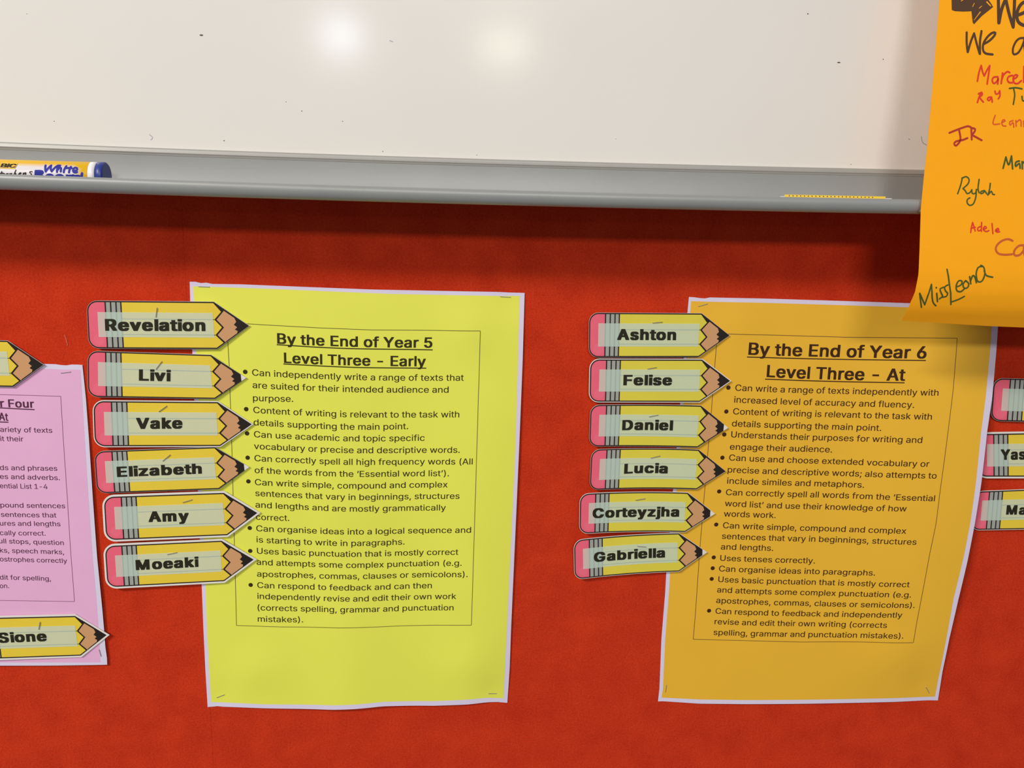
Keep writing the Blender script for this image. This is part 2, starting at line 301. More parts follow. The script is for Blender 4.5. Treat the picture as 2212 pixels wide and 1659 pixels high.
WORDS = [
    ('black', 1.85, [[(365.99, 326.3), (367.24, 310.92)], [(367.36, 310.93), (368.47, 318.18), (370.26, 323.4)], [(370.66, 323.41), (373.11, 315.8), (375.91, 308.94)], [(375.91, 308.94), (375.92, 317.45), (375.65, 326.7)], [(378.29, 315.59), (382.0, 317.18), (384.07, 319.84), (382.74, 322.88), (380.01, 321.74), (378.09, 318.57), (377.65, 314.95), (378.99, 311.64), (382.47, 310.08), (386.38, 310.54)]]),
    ('black', 1.28, [[(348.67, 304.93), (349.0, 299.38), (349.91, 294.36)], [(350.02, 294.37), (351.37, 299.98), (353.05, 304.59)], [(353.05, 304.59), (355.11, 298.58), (357.02, 293.75)], [(357.26, 293.61), (356.79, 300.19), (357.34, 305.99)], [(358.74, 298.82), (362.25, 300.92), (364.89, 303.6), (365.62, 305.44), (363.67, 305.26), (361.0, 302.94), (358.97, 299.5), (358.82, 296.14), (360.49, 294.04), (364.74, 293.58)]]),
    ('black', 1.19, [[(382.75, 303.26), (380.13, 302.9), (378.0, 301.0), (376.57, 297.33), (377.09, 294.24), (379.58, 294.85), (381.6, 298.03), (382.86, 301.7)], [(382.75, 303.26), (383.29, 298.1), (384.41, 294.51)]]),
    ('red', 1.01, [[(356.79, 278.72), (357.32, 283.15), (358.43, 287.34)], [(358.43, 287.34), (359.53, 283.75), (360.64, 281.72)], [(360.64, 281.72), (361.99, 284.88), (363.5, 287.42)], [(363.5, 287.42), (363.05, 281.8), (362.64, 277.37)], [(368.72, 281.48), (366.21, 281.14), (365.49, 279.29), (366.73, 277.77), (368.59, 279.4), (369.02, 281.24), (368.9, 277.59)], [(371.39, 283.66), (370.96, 277.92)], [(371.02, 279.49), (372.03, 282.64), (374.15, 284.54), (375.6, 284.07)], [(377.41, 282.57), (375.19, 281.97), (374.48, 280.13), (375.72, 278.61), (377.7, 278.68)], [(377.85, 280.51), (379.48, 281.35), (380.51, 282.68), (378.8, 282.88), (377.83, 280.77), (378.85, 278.46), (380.85, 278.27), (382.82, 279.9)], [(383.81, 287.74), (384.3, 279.17)]]),
    ('red', 0.96, [[(359.48, 272.58), (358.27, 269.67), (357.61, 267.04)], [(357.84, 271.74), (359.75, 272.74), (360.13, 271.3), (358.52, 270.09)], [(358.52, 270.09), (359.75, 268.68), (361.09, 267.42)], [(365.87, 270.19), (364.17, 270.13), (363.4, 269.06), (364.59, 268.32), (365.89, 269.93), (366.34, 267.59)], [(367.6, 273.64), (368.16, 272.09), (369.67, 272.4), (370.41, 273.89)], [(370.41, 273.89), (370.73, 271.14), (369.88, 269.54)]]),
    ('green', 0.9, [[(376.08, 275.39), (379.9, 275.89), (383.62, 275.39)], [(378.5, 275.58), (379.51, 271.96), (379.06, 266.71)], [(383.93, 271.32), (384.51, 268.99), (386.38, 269.05), (387.05, 271.43), (387.56, 268.57)]]),
    ('orangered', 0.78, [[(368.68, 260.35), (367.77, 255.6), (371.74, 255.72)], [(372.94, 256.44), (375.02, 257.56), (373.56, 258.04), (372.84, 256.28), (373.8, 254.74), (375.52, 254.63)], [(379.55, 257.81), (377.62, 256.96), (378.04, 255.13), (379.63, 256.76), (380.28, 254.15)], [(381.26, 257.87), (381.66, 254.72)], [(381.51, 256.82), (383.5, 258.36), (384.42, 257.44), (384.62, 254.82)], [(385.94, 257.75), (386.35, 254.61)], [(386.17, 256.97), (388.07, 258.19), (388.89, 254.95)]]),
    ('darkred', 1.13, [[(342.13, 249.81), (347.62, 252.08), (352.87, 253.81), (354.9, 253.09)], [(347.64, 251.82), (348.75, 247.92), (348.65, 245.29), (346.55, 242.86), (345.35, 243.88), (346.39, 245.22), (350.29, 246.13), (353.04, 247.26)], [(354.9, 253.09), (355.22, 250.22), (355.64, 246.55)], [(355.49, 252.85), (357.33, 252.38), (356.78, 250.53), (355.46, 249.17)], [(355.46, 249.17), (358.1, 247.94), (361.62, 246.32)]]),
    ('green', 1.01, [[(375.54, 231.14), (376.8, 237.41)], [(376.8, 237.41), (378.77, 233.1), (380.11, 238.13)], [(380.11, 238.13), (381.27, 230.99)], [(385.02, 235.47), (383.04, 234.79), (383.0, 232.29), (385.1, 234.22), (385.76, 231.43)], [(386.72, 235.2), (387.13, 231.15)], [(386.94, 233.96), (388.07, 235.24), (389.43, 234.97)]]),
    ('green', 0.84, [[(351.44, 225.18), (350.68, 221.11), (349.17, 216.2)], [(351.12, 224.86), (353.73, 225.86), (355.5, 224.35), (354.98, 221.85), (352.14, 219.15)], [(352.14, 219.15), (353.54, 218.06), (354.85, 216.35), (356.61, 217.21), (357.4, 218.48)], [(357.52, 218.67), (357.85, 216.61), (359.66, 216.66), (360.39, 218.87)], [(360.19, 218.86), (360.13, 214.48), (358.82, 210.7), (356.72, 209.89), (355.16, 211.23), (355.18, 213.11), (356.6, 214.08)], [(361.52, 224.52), (361.16, 219.51), (361.98, 217.03)], [(365.05, 218.36), (363.07, 217.81), (363.02, 216.56), (364.65, 217.23), (365.26, 218.25), (366.51, 216.65)], [(368.35, 222.52), (368.1, 219.07), (367.29, 215.92)], [(367.61, 216.24), (369.3, 218.16), (370.08, 216.49), (371.24, 216.33)]]),
    ('red', 0.84, [[(358.34, 194.67), (358.66, 198.14), (359.13, 200.35)], [(359.13, 200.35), (360.18, 197.55), (360.98, 195.55)], [(358.33, 197.0), (360.84, 197.69)], [(364.3, 198.27), (362.35, 197.28), (362.86, 195.59), (364.62, 196.52)], [(364.5, 200.48), (364.69, 195.45)], [(365.95, 196.73), (367.73, 197.41), (366.52, 198.32), (365.77, 196.42), (367.72, 195.39), (369.17, 195.99)], [(370.8, 200.0), (371.7, 194.34)], [(373.23, 195.83), (375.21, 196.5), (374.48, 197.37), (373.2, 196.27), (374.15, 195.22), (375.68, 195.51)]]),
    ('brown', 1.25, [[(383.94, 190.51), (381.17, 191.39), (377.51, 190.37), (374.63, 187.77), (374.12, 185.23), (376.0, 183.05), (380.12, 182.5), (384.16, 182.9)], [(390.9, 188.12), (387.86, 187.74), (385.34, 184.83), (385.91, 182.3), (388.94, 182.68), (391.27, 185.59)], [(391.1, 188.13), (391.17, 184.32), (392.46, 181.48)]]),
    ('green', 0.9, [[(334.88, 150.96), (333.03, 155.36), (331.36, 159.37)], [(331.36, 159.37), (333.83, 156.05), (336.45, 152.5)], [(336.45, 152.5), (336.71, 158.8), (337.45, 164.71)], [(337.45, 164.71), (338.91, 158.84), (340.96, 154.15), (343.37, 152.01)], [(341.52, 159.57), (343.55, 154.53)], [(340.56, 162.95), (340.74, 162.69)], [(345.22, 163.23), (343.06, 162.09), (344.51, 159.29), (345.59, 157.96), (344.23, 156.24)], [(347.35, 164.57), (345.56, 163.24), (346.61, 160.98), (348.09, 159.69), (347.81, 157.8), (345.6, 157.28)], [(345.6, 173.54), (348.41, 164.27), (352.17, 152.99)], [(351.9, 154.48), (355.8, 156.12), (358.72, 158.0)], [(352.71, 163.57), (355.22, 164.72), (355.52, 166.87), (353.45, 167.09), (352.45, 164.34), (353.29, 161.43), (355.76, 160.82), (357.63, 162.49)], [(357.49, 167.17), (356.37, 165.07), (357.42, 162.94), (359.41, 163.17), (359.82, 165.46), (357.68, 167.24)], [(359.61, 169.67), (361.03, 165.48)], [(360.61, 167.1), (361.36, 170.22), (362.67, 169.6), (364.29, 166.19)], [(366.84, 175.68), (364.2, 174.86), (363.39, 171.02), (364.95, 167.05), (367.49, 167.23), (368.56, 171.44), (367.55, 175.25), (365.64, 176.16)], [(368.07, 173.15), (369.66, 170.5), (373.5, 169.61)]]),
]
ARROW = [
    (338.38, 326.68),
    (339.22, 316.73),
    (341.21, 316.15),
    (346.22, 316.15),
    (350.78, 316.54),
    (351.87, 310.41),
    (352.76, 309.57),
    (356.96, 314.12),
    (363.36, 319.31),
    (362.43, 320.76),
    (357.61, 326.46),
    (354.85, 330.44),
    (353.93, 331.94),
    (353.93, 327.33),
]
ARROW_GAPS = [
    [(352.36, 311.62), (352.79, 311.79), (356.37, 316.41), (355.81, 316.54)],
    [(359.01, 321.81), (361.78, 319.45), (362.2, 319.88), (359.53, 322.34)],
    [(344.22, 321.81), (345.82, 323.0), (346.01, 322.6), (344.46, 321.51)],
    [(351.08, 319.01), (352.07, 321.11), (352.36, 320.91), (351.42, 318.82)],
    [(355.02, 318.41), (356.62, 319.76), (356.86, 319.51), (355.21, 318.06)],
]
MARK_WHITE = [
    [(-167.16, 218.16), (-166.97, 216.31), (-166.69, 214.79)],
    [(-166.69, 214.79), (-165.38, 216.79), (-164.17, 218.25)],
    [(-164.17, 218.25), (-164.04, 216.39), (-163.46, 214.99)],
    [(-163.46, 214.99), (-162.05, 216.88), (-160.63, 218.28)],
    [(-160.63, 218.28), (-159.3, 218.32)],
    [(-160.51, 218.24), (-160.5, 216.49), (-160.57, 214.74)],
    [(-160.51, 215.61), (-159.5, 217.06), (-158.52, 216.98), (-158.57, 215.02)],
    [(-155.88, 218.11), (-156.61, 216.38), (-156.91, 214.74)],
    [(-156.15, 217.0), (-154.55, 217.14), (-152.83, 217.14)],
    [(-153.34, 217.79), (-153.79, 216.24), (-154.04, 214.71)],
    [(-151.59, 215.64), (-149.89, 216.08), (-149.84, 217.11), (-151.14, 217.36), (-151.9, 216.29), (-151.56, 214.99), (-150.48, 214.76), (-149.66, 215.09)],
]
MARK_BOARD = [
    [(-172.01, 214.97), (-172.11, 213.56), (-172.27, 211.94)],
    [(-172.01, 214.91), (-169.65, 214.97), (-168.41, 214.74), (-168.47, 213.98), (-169.71, 213.41), (-171.46, 213.15)],
    [(-171.39, 214.01), (-169.67, 214.1)],
    [(-171.51, 212.71), (-169.78, 212.76), (-168.26, 212.11)],
    [(-166.53, 212.16), (-165.68, 212.87), (-164.46, 213.16), (-163.31, 212.89), (-162.76, 212.13)],
    [(-161.36, 212.17), (-160.07, 212.94), (-158.33, 213.03), (-157.35, 212.23)],
    [(-155.28, 212.94), (-154.16, 212.71), (-153.49, 212.94)],
    [(-152.98, 212.61), (-151.85, 213.14), (-150.92, 212.67)],
    [(-150.48, 212.74), (-149.27, 212.93), (-147.59, 212.45)],
    [(-146.98, 214.42), (-147.16, 213.37), (-147.35, 212.33)],
]
MARK_SCRIPT = [
    [(-190.34, 214.18), (-190.81, 213.05), (-191.33, 211.96)],
    [(-191.4, 213.12), (-189.66, 213.34)],
    [(-189.3, 213.09), (-189.93, 212.6), (-189.63, 212.09), (-188.82, 212.59), (-189.08, 213.14)],
    [(-187.8, 213.13), (-188.36, 212.04)],
    [(-188.07, 212.74), (-187.0, 213.24), (-187.28, 212.07)],
    [(-186.04, 213.18), (-186.46, 212.09)],
    [(-186.17, 212.83), (-185.06, 213.38), (-185.34, 212.12)],
    [(-182.73, 215.22), (-183.38, 213.68), (-184.22, 212.15)],
    [(-183.92, 212.72), (-182.97, 213.48), (-182.84, 213.05), (-183.22, 212.22)],
    [(-181.4, 212.96), (-180.02, 213.43), (-180.24, 213.86), (-181.1, 213.27), (-181.34, 212.45), (-180.36, 212.43)],
    [(-178.66, 213.77), (-179.18, 212.29)],
    [(-178.88, 213.05), (-177.62, 213.93), (-177.43, 213.63), (-177.97, 212.32)],
    [(-173.91, 214.55), (-175.02, 214.56), (-175.3, 213.99), (-174.45, 213.28), (-174.76, 212.54), (-175.75, 212.38)],
]
MARK_BADGE = [(-192.31, 218.77), (-182.45, 218.99), (-182.31, 218.28), (-183.05, 216.29), (-183.57, 215.78), (-191.73, 215.77)]
MARK_LOGO = [(-191.28, 216.5), (-183.07, 216.46)]
MARK_X = [-144.39, -140.53, -137.52]
SPECKS = [
    ((-85.68, 294.28), 0.7, 2.2),
    ((-29.44, 254.01), 0.45, 1),
    ((-75.54, 235.7), 0.45, 1.4),
    ((-5.61, 248.95), 0.4, 1),
    ((-172.59, 243.8), 0.4, 1),
    ((271.81, 319.34), 0.5, 1.5),
    ((321.55, 295.35), 0.5, 1),
    ((-38.49, 258.97), 0.35, 1),
    ((18.12, 232.28), 0.4, 1),
    ((74.75, 231.74), 0.35, 1),
    ((293.98, 292.52), 0.6, 2.6),
    ((308.46, 232.82), 0.4, 1),
    ((-182.5, 302.14), 0.3, 1),
    ((159.33, 243.73), 0.3, 1),
]
SMUDGES = [
    [(-118.6, 237.86), (-116.83, 236.33), (-117.99, 234.97)],
    [(351.64, 250.78), (352.89, 247.39), (355.68, 245.87)],
    [(343.7, 249.18), (344.5, 248.74)],
    [(22.59, 295.17), (24.21, 294.72)],
]
THREAD = [(-182.73, 115.19), (-182.03, 112.63), (-181.73, 110.38), (-181.41, 109.1), (-181.78, 108.32)]
RULER = [250.99, 310.61, 248.58, 314.42]
SEAM_X = -106.2
SCRATCH = (127.12, 217.5)


# ------------------------------------------------------------------ materials
def srgb(r, g, b):
    f = lambda c: (c / 255 / 12.92) if c / 255 <= 0.04045 else ((c / 255 + 0.055) / 1.055) ** 2.4
    return (f(r), f(g), f(b), 1.0)


def mat(name, col, rough=0.6, metal=0.0, var=0.0, vscale=60.0, bump=0.0, bscale=400.0, spec=0.5, coat=0.0, alpha=1.0):
    m = bpy.data.materials.new(name); m.use_nodes = True
    nt = m.node_tree; N = nt.nodes; L = nt.links
    b = N['Principled BSDF']
    b.inputs['Roughness'].default_value = rough; b.inputs['Metallic'].default_value = metal
    b.inputs['Specular IOR Level'].default_value = spec; b.inputs['Coat Weight'].default_value = coat
    b.inputs['Coat Roughness'].default_value = 0.08
    b.inputs['Base Color'].default_value = col; b.inputs['Alpha'].default_value = alpha
    tc = N.new('ShaderNodeTexCoord')
    if var:
        n = N.new('ShaderNodeTexNoise'); n.inputs['Scale'].default_value = vscale; n.inputs['Detail'].default_value = 4
        L.new(tc.outputs['Object'], n.inputs['Vector'])
        r = N.new('ShaderNodeMapRange'); r.inputs['From Min'].default_value = 0.3; r.inputs['From Max'].default_value = 0.7
        r.inputs['To Min'].default_value = 1 - var; r.inputs['To Max'].default_value = 1 + var
        L.new(n.outputs['Fac'], r.inputs['Value'])
        mx = N.new('ShaderNodeVectorMath'); mx.operation = 'SCALE'
        mx.inputs[0].default_value = col[:3]; L.new(r.outputs['Result'], mx.inputs['Scale'])
        L.new(mx.outputs['Vector'], b.inputs['Base Color'])
    if bump:
        n2 = N.new('ShaderNodeTexNoise'); n2.inputs['Scale'].default_value = bscale; n2.inputs['Detail'].default_value = 3
        L.new(tc.outputs['Object'], n2.inputs['Vector'])
        bp = N.new('ShaderNodeBump'); bp.inputs['Strength'].default_value = bump; bp.inputs['Distance'].default_value = 0.0004
        L.new(n2.outputs['Fac'], bp.inputs['Height']); L.new(bp.outputs['Normal'], b.inputs['Normal'])
    return m


def felt_material():
    m = mat('red_felt', srgb(205, 56, 24), rough=0.95, spec=0.1, bump=0.55, bscale=900)
    nt = m.node_tree; N = nt.nodes; L = nt.links; b = N['Principled BSDF']
    b.inputs['Sheen Weight'].default_value = 0.03; b.inputs['Sheen Tint'].default_value = srgb(235, 120, 90)
    tc = [n for n in N if n.type == 'TEX_COORD'][0]
    fine = N.new('ShaderNodeTexNoise'); fine.inputs['Scale'].default_value = 750; fine.inputs['Detail'].default_value = 5
    big = N.new('ShaderNodeTexNoise'); big.inputs['Scale'].default_value = 45; big.inputs['Detail'].default_value = 6
    sp = N.new('ShaderNodeTexNoise'); sp.inputs['Scale'].default_value = 1500; sp.inputs['Detail'].default_value = 2
    for n in (fine, big, sp):
        L.new(tc.outputs['Object'], n.inputs['Vector'])
    ramp = N.new('ShaderNodeValToRGB'); e = ramp.color_ramp.elements
    e[0].position = 0.30; e[0].color = srgb(176, 40, 18); e[1].position = 0.72; e[1].color = srgb(212, 62, 28)
    add = N.new('ShaderNodeMath'); add.operation = 'MULTIPLY_ADD'; add.inputs[1].default_value = 0.55
    half = N.new('ShaderNodeMath'); half.operation = 'MULTIPLY'; half.inputs[1].default_value = 0.45
    L.new(big.outputs['Fac'], half.inputs[0]); L.new(fine.outputs['Fac'], add.inputs[0]); L.new(half.outputs[0], add.inputs[2])
    L.new(add.outputs[0], ramp.inputs['Fac'])
    dark = N.new('ShaderNodeValToRGB'); d = dark.color_ramp.elements
    d[0].position = 0.28; d[0].color = (0.6, 0.5, 0.5, 1); d[1].position = 0.38; d[1].color = (1, 1, 1, 1)
    L.new(sp.outputs['Fac'], dark.inputs['Fac'])
    mul = N.new('ShaderNodeMix'); mul.data_type = 'RGBA'; mul.blend_type = 'MULTIPLY'; mul.inputs['Factor'].default_value = 1
    L.new(ramp.outputs['Color'], mul.inputs['A']); L.new(dark.outputs['Color'], mul.inputs['B'])
    L.new(mul.outputs['Result'], b.inputs['Base Color'])
    return m


def marker_label_material():
    m = mat('marker_label', srgb(232, 228, 232), rough=0.3)
    nt = m.node_tree; N = nt.nodes; L = nt.links; b = N['Principled BSDF']
    tc = [n for n in N if n.type == 'TEX_COORD'][0]
    sx = N.new('ShaderNodeSeparateXYZ'); L.new(tc.outputs['Object'], sx.inputs[0])
    # printed yellow shading along the top of the barrel and round its cap end
    a = N.new('ShaderNodeMapRange'); a.inputs['From Min'].default_value = 0.0037; a.inputs['From Max'].default_value = 0.0064
    L.new(sx.outputs['Z'], a.inputs['Value'])
    c = N.new('ShaderNodeMapRange'); c.inputs['From Min'].default_value = -0.0075; c.inputs['From Max'].default_value = -0.002
    L.new(sx.outputs['X'], c.inputs['Value'])
    mx = N.new('ShaderNodeMath'); mx.operation = 'ADD'; mx.use_clamp = True
    L.new(a.outputs['Result'], mx.inputs[0]); L.new(c.outputs['Result'], mx.inputs[1])
    r = N.new('ShaderNodeValToRGB'); e = r.color_ramp.elements
    e[0].color = srgb(236, 232, 236); e[1].color = srgb(240, 190, 30); e[1].position = 0.85
    L.new(mx.outputs[0], r.inputs['Fac']); L.new(r.outputs['Color'], b.inputs['Base Color'])
    return m


M = dict(
    felt=felt_material(),
    plaster=mat('wall_paint', srgb(214, 208, 196), 0.8, var=0.03, bump=0.2, bscale=90),
    enamel=mat('whiteboard_enamel', srgb(229, 226, 220), 0.13, var=0.012, vscale=9),
    alu=mat('grey_anodised_metal', srgb(148, 151, 150), 0.42, 0.1, var=0.03, vscale=30, bump=0.05, bscale=700),
    strip=mat('satin_metal_edge', srgb(160, 159, 154), 0.42, 0.1, var=0.02),
    yellow=mat('yellow_print', srgb(226, 229, 84), 0.55, var=0.012, vscale=25, spec=0.35),
    gold=mat('gold_print', srgb(231, 180, 48), 0.55, var=0.012, vscale=25, spec=0.35),
    pink=mat('pink_print', srgb(226, 174, 211), 0.6, var=0.02, vscale=40, spec=0.3),
    paper=mat('white_paper', srgb(216, 208, 232), 0.6, var=0.01, spec=0.3),
    orange=mat('orange_card', srgb(252, 170, 14), 0.65, var=0.012, vscale=70, bump=0.08, bscale=500, spec=0.25),
    card_white=mat('card_white', srgb(226, 222, 216), 0.45),
    ink=mat('printed_black', srgb(36, 28, 25), 0.5, spec=0.25),
    ink_y=mat('ink_on_yellow', srgb(50, 44, 10), 0.55, spec=0.25),
    ink_g=mat('ink_on_gold', srgb(60, 33, 8), 0.55, spec=0.25),
    ink_p=mat('ink_on_pink', srgb(84, 40, 66), 0.55, spec=0.25),
    line_y=mat('rule_on_yellow', srgb(92, 86, 22), 0.55),
    line_g=mat('rule_on_gold', srgb(108, 74, 18), 0.55),
    line_p=mat('rule_on_pink', srgb(120, 66, 98), 0.55),
    eraser=mat('eraser_pink', srgb(232, 98, 122), 0.45, var=0.03, vscale=80),
    eraser_light=mat('eraser_highlight', srgb(233, 106, 128), 0.45, var=0.03, vscale=80),
    ferrule=mat('ferrule_grey', srgb(158, 162, 154), 0.45),
    barrel=mat('pencil_yellow', srgb(229, 201, 58), 0.42, var=0.02, vscale=50),
    barrel2=mat('pencil_lemon', srgb(219, 205, 66), 0.42, var=0.02, vscale=50),
    wood=mat('pencil_wood', srgb(204, 153, 106), 0.45),
    lead=mat('pencil_lead', srgb(36, 29, 25), 0.5, spec=0.25),
    tape=mat('name_label_film', srgb(218, 240, 224), 0.35, alpha=0.54),
    name_ink=mat('name_black', srgb(38, 35, 20), 0.5, spec=0.25),
    staple=mat('staple_steel', srgb(186, 182, 172), 0.35, 0.7),
    black=mat('marker_black', srgb(78, 50, 26), 0.6), green=mat('marker_green', srgb(66, 84, 22), 0.6),
    red=mat('marker_red', srgb(222, 52, 22), 0.6), darkred=mat('marker_dark_red', srgb(176, 44, 26), 0.6),
    orangered=mat('marker_orange_red', srgb(218, 84, 22), 0.6), brown=mat('marker_brown', srgb(198, 92, 32), 0.6),
    speck=mat('dirt_speck', srgb(84, 80, 76), 0.8), smudge=mat('dry_wipe_smudge', srgb(172, 164, 176), 0.7),
    blue=mat('marker_blue', srgb(44, 46, 150), 0.6, spec=0.2), cap=mat('cap_blue', srgb(40, 56, 138), 0.4),
    white_plastic=mat('white_plastic', srgb(232, 232, 234), 0.35), label=marker_label_material(),
    badge=mat('badge_yellow', srgb(226, 182, 62), 0.4), thread=mat('pale_thread', srgb(236, 150, 120), 0.8),
    ruler=mat('ruler_yellow', srgb(244, 206, 60), 0.45), sheet_back=mat('card_back', srgb(240, 160, 20), 0.7),
)


# ------------------------------------------------------------------ object helpers
def tag(o, label=None, category=None, group=None, kind=None):
    if label: o['label'] = label
    if category: o['category'] = category
    if group: o['group'] = group
    if kind: o['kind'] = kind
    return o


def empty(name, loc):
    o = bpy.data.objects.new(name, None); o.empty_display_size = 0.02; COL.objects.link(o); o.location = loc
    return o


def mesh_obj(name, verts, faces, m, parent=None, smooth=False, back=None, back_from=None):
    """verts are world positions; the object sits at its parent's origin."""
    base = parent_loc(parent) if parent else (verts[0].copy() if verts else Vector())
    me = bpy.data.meshes.new(name)
    me.from_pydata([tuple(v - base) for v in verts], [], faces)
    me.materials.append(m)
    if back is not None:
        me.materials.append(back)
        for p in me.polygons:
            if p.index >= back_from: p.material_index = 1
    if smooth:
        for p in me.polygons: p.use_smooth = True
    me.update()
    o = bpy.data.objects.new(name, me); COL.objects.link(o)
    if parent: o.parent = parent
    else: o.location = base
    return o


def parent_loc(p):
    loc = Vector(p.location)
    while p.parent:
        p = p.parent; loc += Vector(p.location)
    return loc


class Geo:
    def __init__(s): s.v = []; s.f = []
    def add(s, vs, fs):
        k = len(s.v); s.v += vs; s.f += [tuple(i + k for i in f) for f in fs]
    def box(s, a, b):                       # a, b = (x, z, lift) corners in mm
        x0, x1 = sorted((a[0], b[0])); z0, z1 = sorted((a[1], b[1])); h0, h1 = sorted((a[2], b[2]))
        vs = [V(x, z, h) for h in (h0, h1) for z in (z0, z1) for x in (x0, x1)]
        s.add(vs, [(0, 2, 3, 1), (4, 5, 7, 6), (0, 1, 5, 4), (2, 6, 7, 3), (0, 4, 6, 2), (1, 3, 7, 5)])
    def build(s, name, m, parent=None, smooth=False):
        return mesh_obj(name, s.v, s.f, m, parent, smooth)


def bevel(o, w, seg=2):
    b = o.modifiers.new('bevel', 'BEVEL'); b.width = w; b.segments = seg; b.limit_method = 'ANGLE'
    return o


def resample(pts, n):
    d = [0.0]
    for a, b in zip(pts, pts[1:]): d.append(d[-1] + math.dist(a, b))
    out = []; j = 0
    for i in range(n + 1):
        t = d[-1] * i / n
        while j < len(d) - 2 and d[j + 1] < t: j += 1
        s = (t - d[j]) / max(1e-9, d[j + 1] - d[j])
        out.append((pts[j][0] + (pts[j + 1][0] - pts[j][0]) * s, pts[j][1] + (pts[j + 1][1] - pts[j][1]) * s))
    return out


def smooth_curve(pts, step=1.5):
    if len(pts) < 3: return resample(pts, max(1, int(math.dist(*pts) / step)) if len(pts) == 2 else 1)
    out = []
    P = [pts[0]] + list(pts) + [pts[-1]]
    for i in range(1, len(P) - 2):
        p0, p1, p2, p3 = P[i - 1], P[i], P[i + 1], P[i + 2]
        n = max(2, int(math.dist(p1, p2) / step))
        for k in range(n):
            t = k / n
            out.append(tuple(0.5 * (2 * p1[c] + (p2[c] - p0[c]) * t + (2 * p0[c] - 5 * p1[c] + 4 * p2[c] - p3[c]) * t * t
                                    + (3 * p1[c] - p0[c] - 3 * p2[c] + p3[c]) * t ** 3) for c in (0, 1)))
    out.append(tuple(pts[-1]))
    return out


def coons(edges, nu, nv):
    T, Rr, B, L = resample(edges[0], nu), resample(edges[1], nv), resample(edges[2], nu), resample(edges[3], nv)
    g = []
    for j in range(nv + 1):
        v = j / nv; row = []
        for i in range(nu + 1):
            u = i / nu
            row.append(tuple((1 - v) * T[i][c] + v * B[i][c] + (1 - u) * L[j][c] + u * Rr[j][c]
                             - ((1 - u) * (1 - v) * T[0][c] + u * (1 - v) * T[-1][c] + (1 - u) * v * B[0][c] + u * v * B[-1][c])
                             for c in (0, 1)))
        g.append(row)
    return g


def sheet(name, edges, lift, m, parent, off=0.0, thick=0.0, nu=60, nv=84):
    g = coons(edges, nu, nv); W = nu + 1
    vs = [V(x, z, lift(x, z) + off) for row in g for x, z in row]
    fs = [(j * W + i, (j + 1) * W + i, (j + 1) * W + i + 1, j * W + i + 1) for j in range(nv) for i in range(nu)]
    if thick:
        n = len(vs); vs += [v + Vector((0, thick * 0.001, 0)) for v in vs[:n]]
        fs += [tuple(n + k for k in reversed(f)) for f in fs]
        ring = [i for i in range(W)] + [(j + 1) * W - 1 for j in range(1, nv + 1)] + \
               [nv * W + i for i in range(nu - 1, -1, -1)] + [j * W for j in range(nv - 1, 0, -1)]
        for a, b in zip(ring, ring[1:] + ring[:1]): fs.append((a, b, b + n, a + n))
    o = mesh_obj(name, vs, fs, m, parent, smooth=True)
    if thick: o.data.set_sharp_from_angle(angle=math.radians(45))
    return o


def ribbon(pts, w, lift, off, geo, caps=True, step=2.5):
    pts = [tuple(p) for p in pts]; n = len(pts)
    if n < 2: return
    nor = []
    for i in range(n):
        a = pts[max(0, i - 1)]; b = pts[min(n - 1, i + 1)]
        d = math.dist(a, b) or 1e-6; nor.append((-(b[1] - a[1]) / d, (b[0] - a[0]) / d))
    vs = []; hw = w / 2
    for p, q in zip(pts, nor):
        for s in (1, -1):
            x, z = p[0] + s * hw * q[0], p[1] + s * hw * q[1]
            vs.append(V(x, z, lift(x, z) + off))
    geo.add(vs, [(2 * i, 2 * i + 1, 2 * i + 3, 2 * i + 2) for i in range(n - 1)])
    if caps:
        for p in (pts[0], pts[-1]):
            c = [(p[0] + hw * math.cos(a), p[1] + hw * math.sin(a)) for a in [k * math.pi / 5 for k in range(10)]]
            geo.add([V(x, z, lift(x, z) + off + 0.004) for x, z in c], [tuple(range(10))])


def disc(c, r, lift, off, geo, n=14, ax=1.0):
    pts = [(c[0] + r * ax * math.cos(k * 2 * math.pi / n), c[1] + r * math.sin(k * 2 * math.pi / n)) for k in range(n)]
    geo.add([V(x, z, lift(x, z) + off) for x, z in pts], [tuple(range(n))])


# ------------------------------------------------------------------ lettering
FONT = None
try:
    p = os.path.join(bpy.utils.system_resource('DATAFILES'), 'fonts', 'Inter.woff2')   # Blender's own bundled sans
    if os.path.exists(p): FONT = bpy.data.fonts.load(p)
except Exception:
    FONT = None
_cache = {}


def text_outline(text, res):
    """closed contours (lists of x, y) of a piece of text set at size 1"""
    c = bpy.data.curves.new('lettering', 'FONT'); c.body = text; c.size = 1.0
    if FONT: c.font = FONT
    o = bpy.data.objects.new('lettering', c); COL.objects.link(o)
    cu = o.to_curve(bpy.context.evaluated_depsgraph_get())
    out = []
    for sp in cu.splines:
        P = sp.bezier_points; n = len(P); pts = []
        for i in range(n):
            a, b = P[i], P[(i + 1) % n]
            p0, p1, p2, p3 = a.co, a.handle_right, b.handle_left, b.co
            straight = (p1 - p0).length < 1e-5 and (p3 - p2).length < 1e-5 or abs((p1 - p0).cross(p3 - p0).z) + abs((p2 - p0).cross(p3 - p0).z) < 1e-6
            m = 1 if straight else res
            for k in range(m):
                t = k / m; u = 1 - t
                q = p0 * u ** 3 + p1 * (3 * u * u * t) + p2 * (3 * u * t * t) + p3 * t ** 3
                pts.append((q.x, q.y))
        if len(pts) > 2: out.append(pts)
    o.to_curve_clear(); bpy.data.objects.remove(o); bpy.data.curves.remove(c)
    return out


